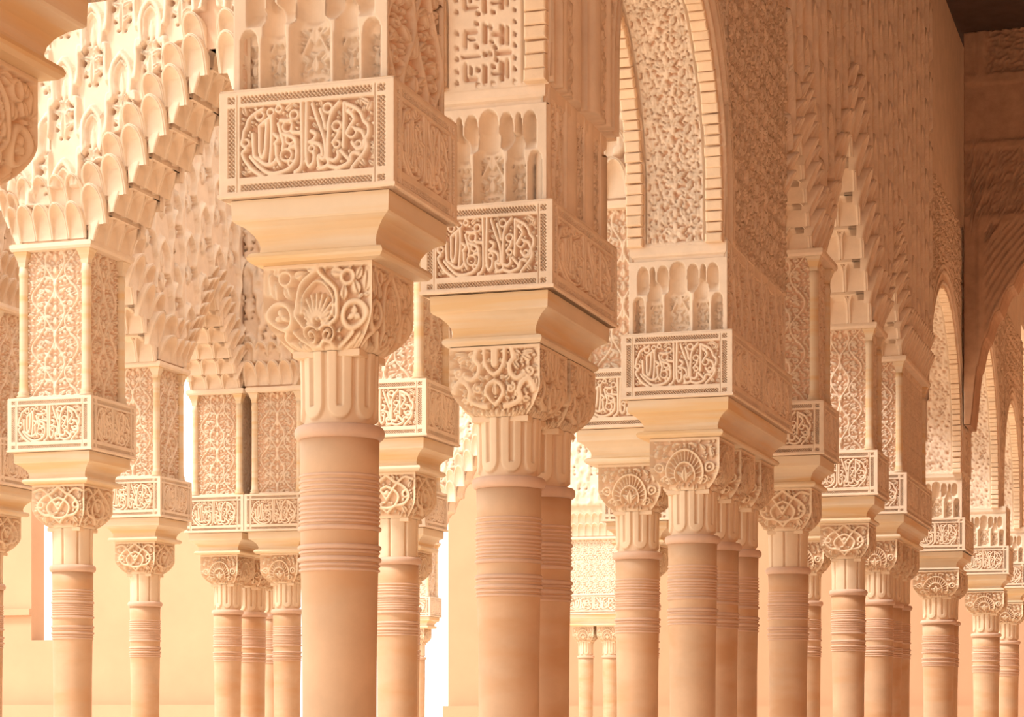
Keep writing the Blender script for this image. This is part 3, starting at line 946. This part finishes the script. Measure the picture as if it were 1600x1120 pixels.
def end_wall():
    xs = np.unique(np.concatenate([np.linspace(0, 3.62, 240)]))
    cx, R, zs = 1.80, 1.74, 3.80
    q = np.clip(np.abs(xs - cx) / R, 0, 1)
    ang = np.arccos(q)
    k = np.floor(ang / HPI * 13) / 13 * HPI; fr = (ang / HPI * 13) % 1
    lob = np.abs(np.sin(fr * math.pi)) * .05
    zl = np.where(np.abs(xs - cx) < R, zs + R * np.sin(ang) - .05 + lob, 3.70)
    def rel(X, Z):
        v = .35 + .5 * VEG.sample(X % VEG.w, Z)
        dd = np.hypot(X - cx, np.maximum(Z - zs, 0)) - R
        v = np.where(dd < .30, .55 + .4 * (np.abs((dd * 22) % 1 - .5) * 2), v)
        for a, b in ((.29, .33), (.38, .41)):
            v = np.where((dd > a) & (dd < b), 1.0, v)
        fx = np.minimum(X - .13, 3.49 - X)
        inside = (fx > 0) & (Z < 5.25)
        v = np.where(np.abs(fx) < .03, 1.0, v); v = np.where((fx < -.03), .7, v)
        for z0, z1, h in ((5.20, 5.27, 1.0), (5.27, 5.75, .5), (5.75, 5.82, .95), (5.82, 6.25, .6), (6.25, 6.33, 1.0), (4.42, 4.47, .9), (4.30, 4.34, .9)):
            m = (Z > z0) & (Z < z1) & ((z0 > 5) | (dd > .34))
            v = np.where(m, h if h != .5 else .4 + .5 * VEG.sample((X * .6) % VEG.w, Z * .6), v)
        return v
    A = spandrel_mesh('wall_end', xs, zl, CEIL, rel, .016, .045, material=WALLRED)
    P = np.stack(np.meshgrid(xs, [0, .45]), -1)
    Pz = np.stack([P[..., 0], P[..., 1], np.broadcast_to(zl, P.shape[:2])], -1)
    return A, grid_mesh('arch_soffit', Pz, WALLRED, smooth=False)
_A, _S = end_wall()
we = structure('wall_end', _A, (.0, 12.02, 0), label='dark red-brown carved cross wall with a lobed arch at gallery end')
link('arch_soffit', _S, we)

# walls over the pavilion's cross arches
structure('wall_pavilion_front', boxes_mesh('wall_pavilion_front', [(-4.44, -.47, 4.37, 4.69, 5.31, 6.0)], STUCCO_PLAIN))
structure('wall_pavilion_back', boxes_mesh('wall_pavilion_back', [(-4.44, -.47, 8.85, 9.17, 5.31, 6.1)], STUCCO_PLAIN))

# far buildings beyond the pavilion
structure('wall_back', boxes_mesh('wall_back', [(-9.1, 3.6, 26, 26.4, 0, 6.4), (-22, -12.3, 26, 26.4, 0, 2.65), (-22, -16.15, 26, 26.4, 2.65, 4.9), (-15.75, -12.3, 26, 26.4, 2.65, 4.9), (-9.1, 3.6, 25.75, 26, 0, 1.60), (-22, -12.3, 25.75, 26, 0, 1.62),
          (-22, -16.15, 25.93, 26, 3.05, 3.15)], PLASTER))

# ------------------------------------------------------------------ gallery arcade, near to far
pier_a(-.22, -1.59, .44, .44, 'shaded inscribed pier at upper left corner, nearest to the viewer')
pier_a(-.22, .22, .44, .44, 'large inscribed stucco pier with niches over the nearest full column')
pier_a(-.20, 1.6145, .40, .705, 'inscribed stucco pier with upright side mouldings over the paired columns', side='strips')
pier_a(-.18, 4.13, .44, 1.24, 'long inscribed pier with niche band over fan-shell capitals, third along the arcade')
pier_b(-.175, 5.75, .44, .44, 'inscribed pier with corner colonnettes just right of the long third pier')
pier_b(-.22, 7.79, .44, .44, 'inscribed pier with corner colonnettes, second single one behind the third pier')
pier_b(-.22, 9.41, .44, 1.24, 'long inscribed pier with a colonnette at the far pavilion corner, right row')
pier_a(-.22, 12.39, .44, .62, 'small niche-banded pier just before the dark cross wall')
pier_a(-.16, 15.32, .44, .44, 'small niche-banded pier seen through the cross wall arch')
pier_a(-.18, 17.6, .44, .44, 'farthest niche-banded pier at the right edge of the picture')

column(-.22, -1.59, 'a', 0, 'shaded column standing under the dark capital at upper left')
column(-.225, .22, 'a', 0, 'nearest full marble column with ringed shaft and shell-and-scroll capital')
column(-.195, 1.46, 'b', 0, 'front column of the pair with incised palm capital')
column(-.195, 1.775, 'b', 0, 'rear column of the pair, half hidden behind its twin')
column(-.165, 3.72, 'c', 0, 'front column under the fan-shell capital of the third cluster')
column(-.165, 4.13, 'c', 0, 'middle shaft of the third cluster, shaded behind the front one')
column(-.165, 4.54, 'c', 0, 'rearmost shaded shaft of the third cluster')
column(-.60, 4.53, 'c', 0, 'left column of the third cluster with its own fan-shell capital')
column(-.165, 5.75, 'd', 1, 'slender column with ribbon capital right of the third cluster')
column(-.20, 7.79, 'd', 1, 'second slender ribbon-capital column right of the third cluster')
column(-.21, 9.01, 'c', 0, 'front column of the far pavilion corner in right row')
column(-.21, 9.41, 'c', 0, 'middle column of the far pavilion corner in right row')
column(-.21, 9.81, 'c', 0, 'rear column of the far pavilion corner in right row')
column(-.665, 9.01, 'c', 0, 'left column of the far pavilion corner in right row')
column(-.22, 12.25, 'c', 0, 'front column of the pair before the dark cross wall', fat=1.25)
column(-.22, 12.54, 'c', 0, 'rear column of the pair before the dark cross wall', fat=1.25)
column(-.16, 15.32, 'c', 0, 'small column seen through the cross wall arch', fat=1.25)
column(-.18, 17.6, 'c', 0, 'farthest small column at the right edge of the picture', fat=1.25)

R90 = HPI
arch_a((-.04, -1.59, 0), R90, 1.81, .195, 1.615, 'stilted arch above the frame between shaded pier and nearest column', step=.016)
arch_a((-.03, .22, 0), R90, 1.3945, .195, 1.067, 'narrow stilted arch with meander soffit over the paired columns', tile='meander', step=.008, strips=('end',))
arch_a((-.01, 1.6145, 0), R90, 3.1355, .3275, 1.9205, 'stilted arch with leaf-star soffit and brick edges before the third pier', step=.009, strips=('start',))
arch_b((-.02, 4.75, 0), R90, 1.0, 0, .83, 4.30, 'narrow muqarnas arch right after the long third pier', ztop=6.45, step=.010, bold=True)
arch_b((-.04, 5.75, 0), R90, 2.04, .17, 1.87, 4.65, 'wide muqarnas arch between the two slender ribbon-capital columns', ztop=6.45, step=.010, bold=True)
arch_b((-.04, 7.79, 0), R90, 2.19, .17, 1.05, 4.30, 'narrow muqarnas arch before the far pavilion corner, right row', ztop=6.45, step=.010, bold=True)
arch_a((-.04, 9.98, 0), R90, 2.41, .03, 2.125, 'tall stilted arch before the dark cross wall', step=.014, z_start=Z_COL)
arch_a((-.04, 12.39, 0), R90, 2.93, .285, 2.735, 'stilted arch seen just behind the cross wall', step=.02)
arch_a((-.04, 15.32, 0), R90, 2.28, .195, 2.085, 'farthest stilted arch at the right edge', step=.02)

# ------------------------------------------------------------------ pavilion: front row, left row, back row
def cross_row(y, nm):
    ax = -.62 if nm == 'front' else -.665
    pier_b(ax, y, .44, .44, 'inscribed pier over the left column of the third cluster' if nm == 'front' else 'far inscribed pier beside the right pavilion corner, mostly hidden')
    pier_b(-1.72, y, .44, .44, 'orange-lit inscribed pier between the nearest column and the pair' if nm == 'front' else 'back-row inscribed pier hidden behind the third cluster')
    pier_b(-3.37, y, .44, .44, 'bright inscribed pier with two colonnettes at far left' if nm == 'front' else 'back-row inscribed pier beside the nearest column, partly hidden')
    pier_b(-4.235, y, .44, .44, 'inscribed pier beyond the left edge of the front row' if nm == 'front' else 'pale inscribed pier stepping back beside the left corner cluster')
    a = 'front row, ' if nm == 'front' else 'back row, '
    wy = y - .18
    arch_b((-4.46, wy, 0), 0, 1.09, .35, .92, 4.25, a + 'narrow muqarnas arch at the left end', step=.008 if nm == 'front' else .014, ztop=5.2)
    arch_b((-3.37, wy, 0), 0, 1.65, .17, 1.48, 4.50, a + 'wide bright muqarnas arch with pierced net above', step=.0055 if nm == 'front' else .012, ztop=5.2)
    arch_b((-1.72, wy, 0), 0, 1.32, .17, .93, 4.30, a + 'narrow muqarnas arch at the right end', step=.008 if nm == 'front' else .014, ztop=5.2)
cross_row(4.53, 'front')
cross_row(9.01, 'back')
column(-1.72, 4.53, 'd', 1, 'warm-lit column seen between the nearest column and the pair')
column(-3.37, 4.53, 'd', 1, 'bright column under the inscribed pier at far left')
column(-4.235, 4.53, 'd', 1, 'column of the front row just beyond the left edge')
column(-1.72, 9.01, 'c', 0, 'back-row column seen behind the third cluster')
column(-3.37, 9.01, 'c', 0, 'back-row column peeping out right of the warm-lit column')
column(-4.235, 9.01, 'c', 0, 'pale back-row column touching the left edge of nearest column')

pier_b(-4.68, 4.13, .44, 1.24, 'left front pavilion corner pier beyond the frame')
pier_b(-4.59, 5.75, .44, .44, 'shaded inscribed pier cut by the left edge of the picture')
pier_b(-4.68, 7.79, .44, .44, 'sunlit inscribed pier just right of the bright far-left column')
pier_b(-4.68, 9.41, .44, 1.24, 'pale inscribed corner pier left of the nearest column, with tall carved panel')
column(-4.68, 3.73, 'c', 0, 'left front corner column beyond the frame')
column(-4.68, 4.53, 'c', 0, 'left corner column behind the frame edge')
column(-4.59, 5.75, 'd', 1, 'column cut by the left edge of the picture')
column(-4.68, 7.79, 'd', 1, 'slim sunlit column just right of the bright far-left column')
column(-4.68, 9.01, 'c', 0, 'front column of the pale left corner cluster')
column(-4.68, 9.41, 'c', 0, 'shaded middle column of the pale left corner cluster')
column(-4.68, 9.81, 'c', 0, 'rear column of the pale left corner cluster')
arch_b((-4.50, 4.75, 0), R90, 1.0, 0, .83, 4.30, 'narrow muqarnas arch of the left row at the frame edge', ztop=6.2, step=.010, bold=True)
arch_b((-4.50, 5.75, 0), R90, 2.04, .17, 1.87, 4.65, 'wide shaded muqarnas arch of the left row', ztop=6.2, step=.010, bold=True)
arch_b((-4.50, 7.79, 0), R90, 1.3, .17, 1.05, 4.30, 'narrow muqarnas arch of the left row with bright opening', ztop=6.2, step=.010, bold=True)

# ------------------------------------------------------------------ sunlit far arcade
for x, lab in ((-5.65, 'sunlit far pier with twin columns seen right of the paired columns'), (-8.25, 'sunlit far pier hidden behind the warm-lit column')):
    pier_b(x, 22.0, .80, .44, lab, group='far arcade piers')
for x, lab in ((-5.82, 'left one of the far twin columns'), (-5.50, 'right one of the far twin columns'), (-8.42, 'left far column behind the warm-lit column'), (-8.10, 'right far column behind the warm-lit column')):
    column(x, 22.0, 'c', 0, lab, rings=False)
arch_b((-6.05, 21.82, 0), 0, 4.0, .73, 3.67, 5.0, 'sunlit far arch at the right behind the third cluster', ztop=6.2, step=.02, inward=False, rows=(1, 0, 0))
arch_b((-8.65, 21.82, 0), 0, 2.6, .78, 2.27, 4.9, 'sunlit far arch seen left of the paired columns', ztop=6.2, step=.02, inward=False, rows=(1, 0, 0))
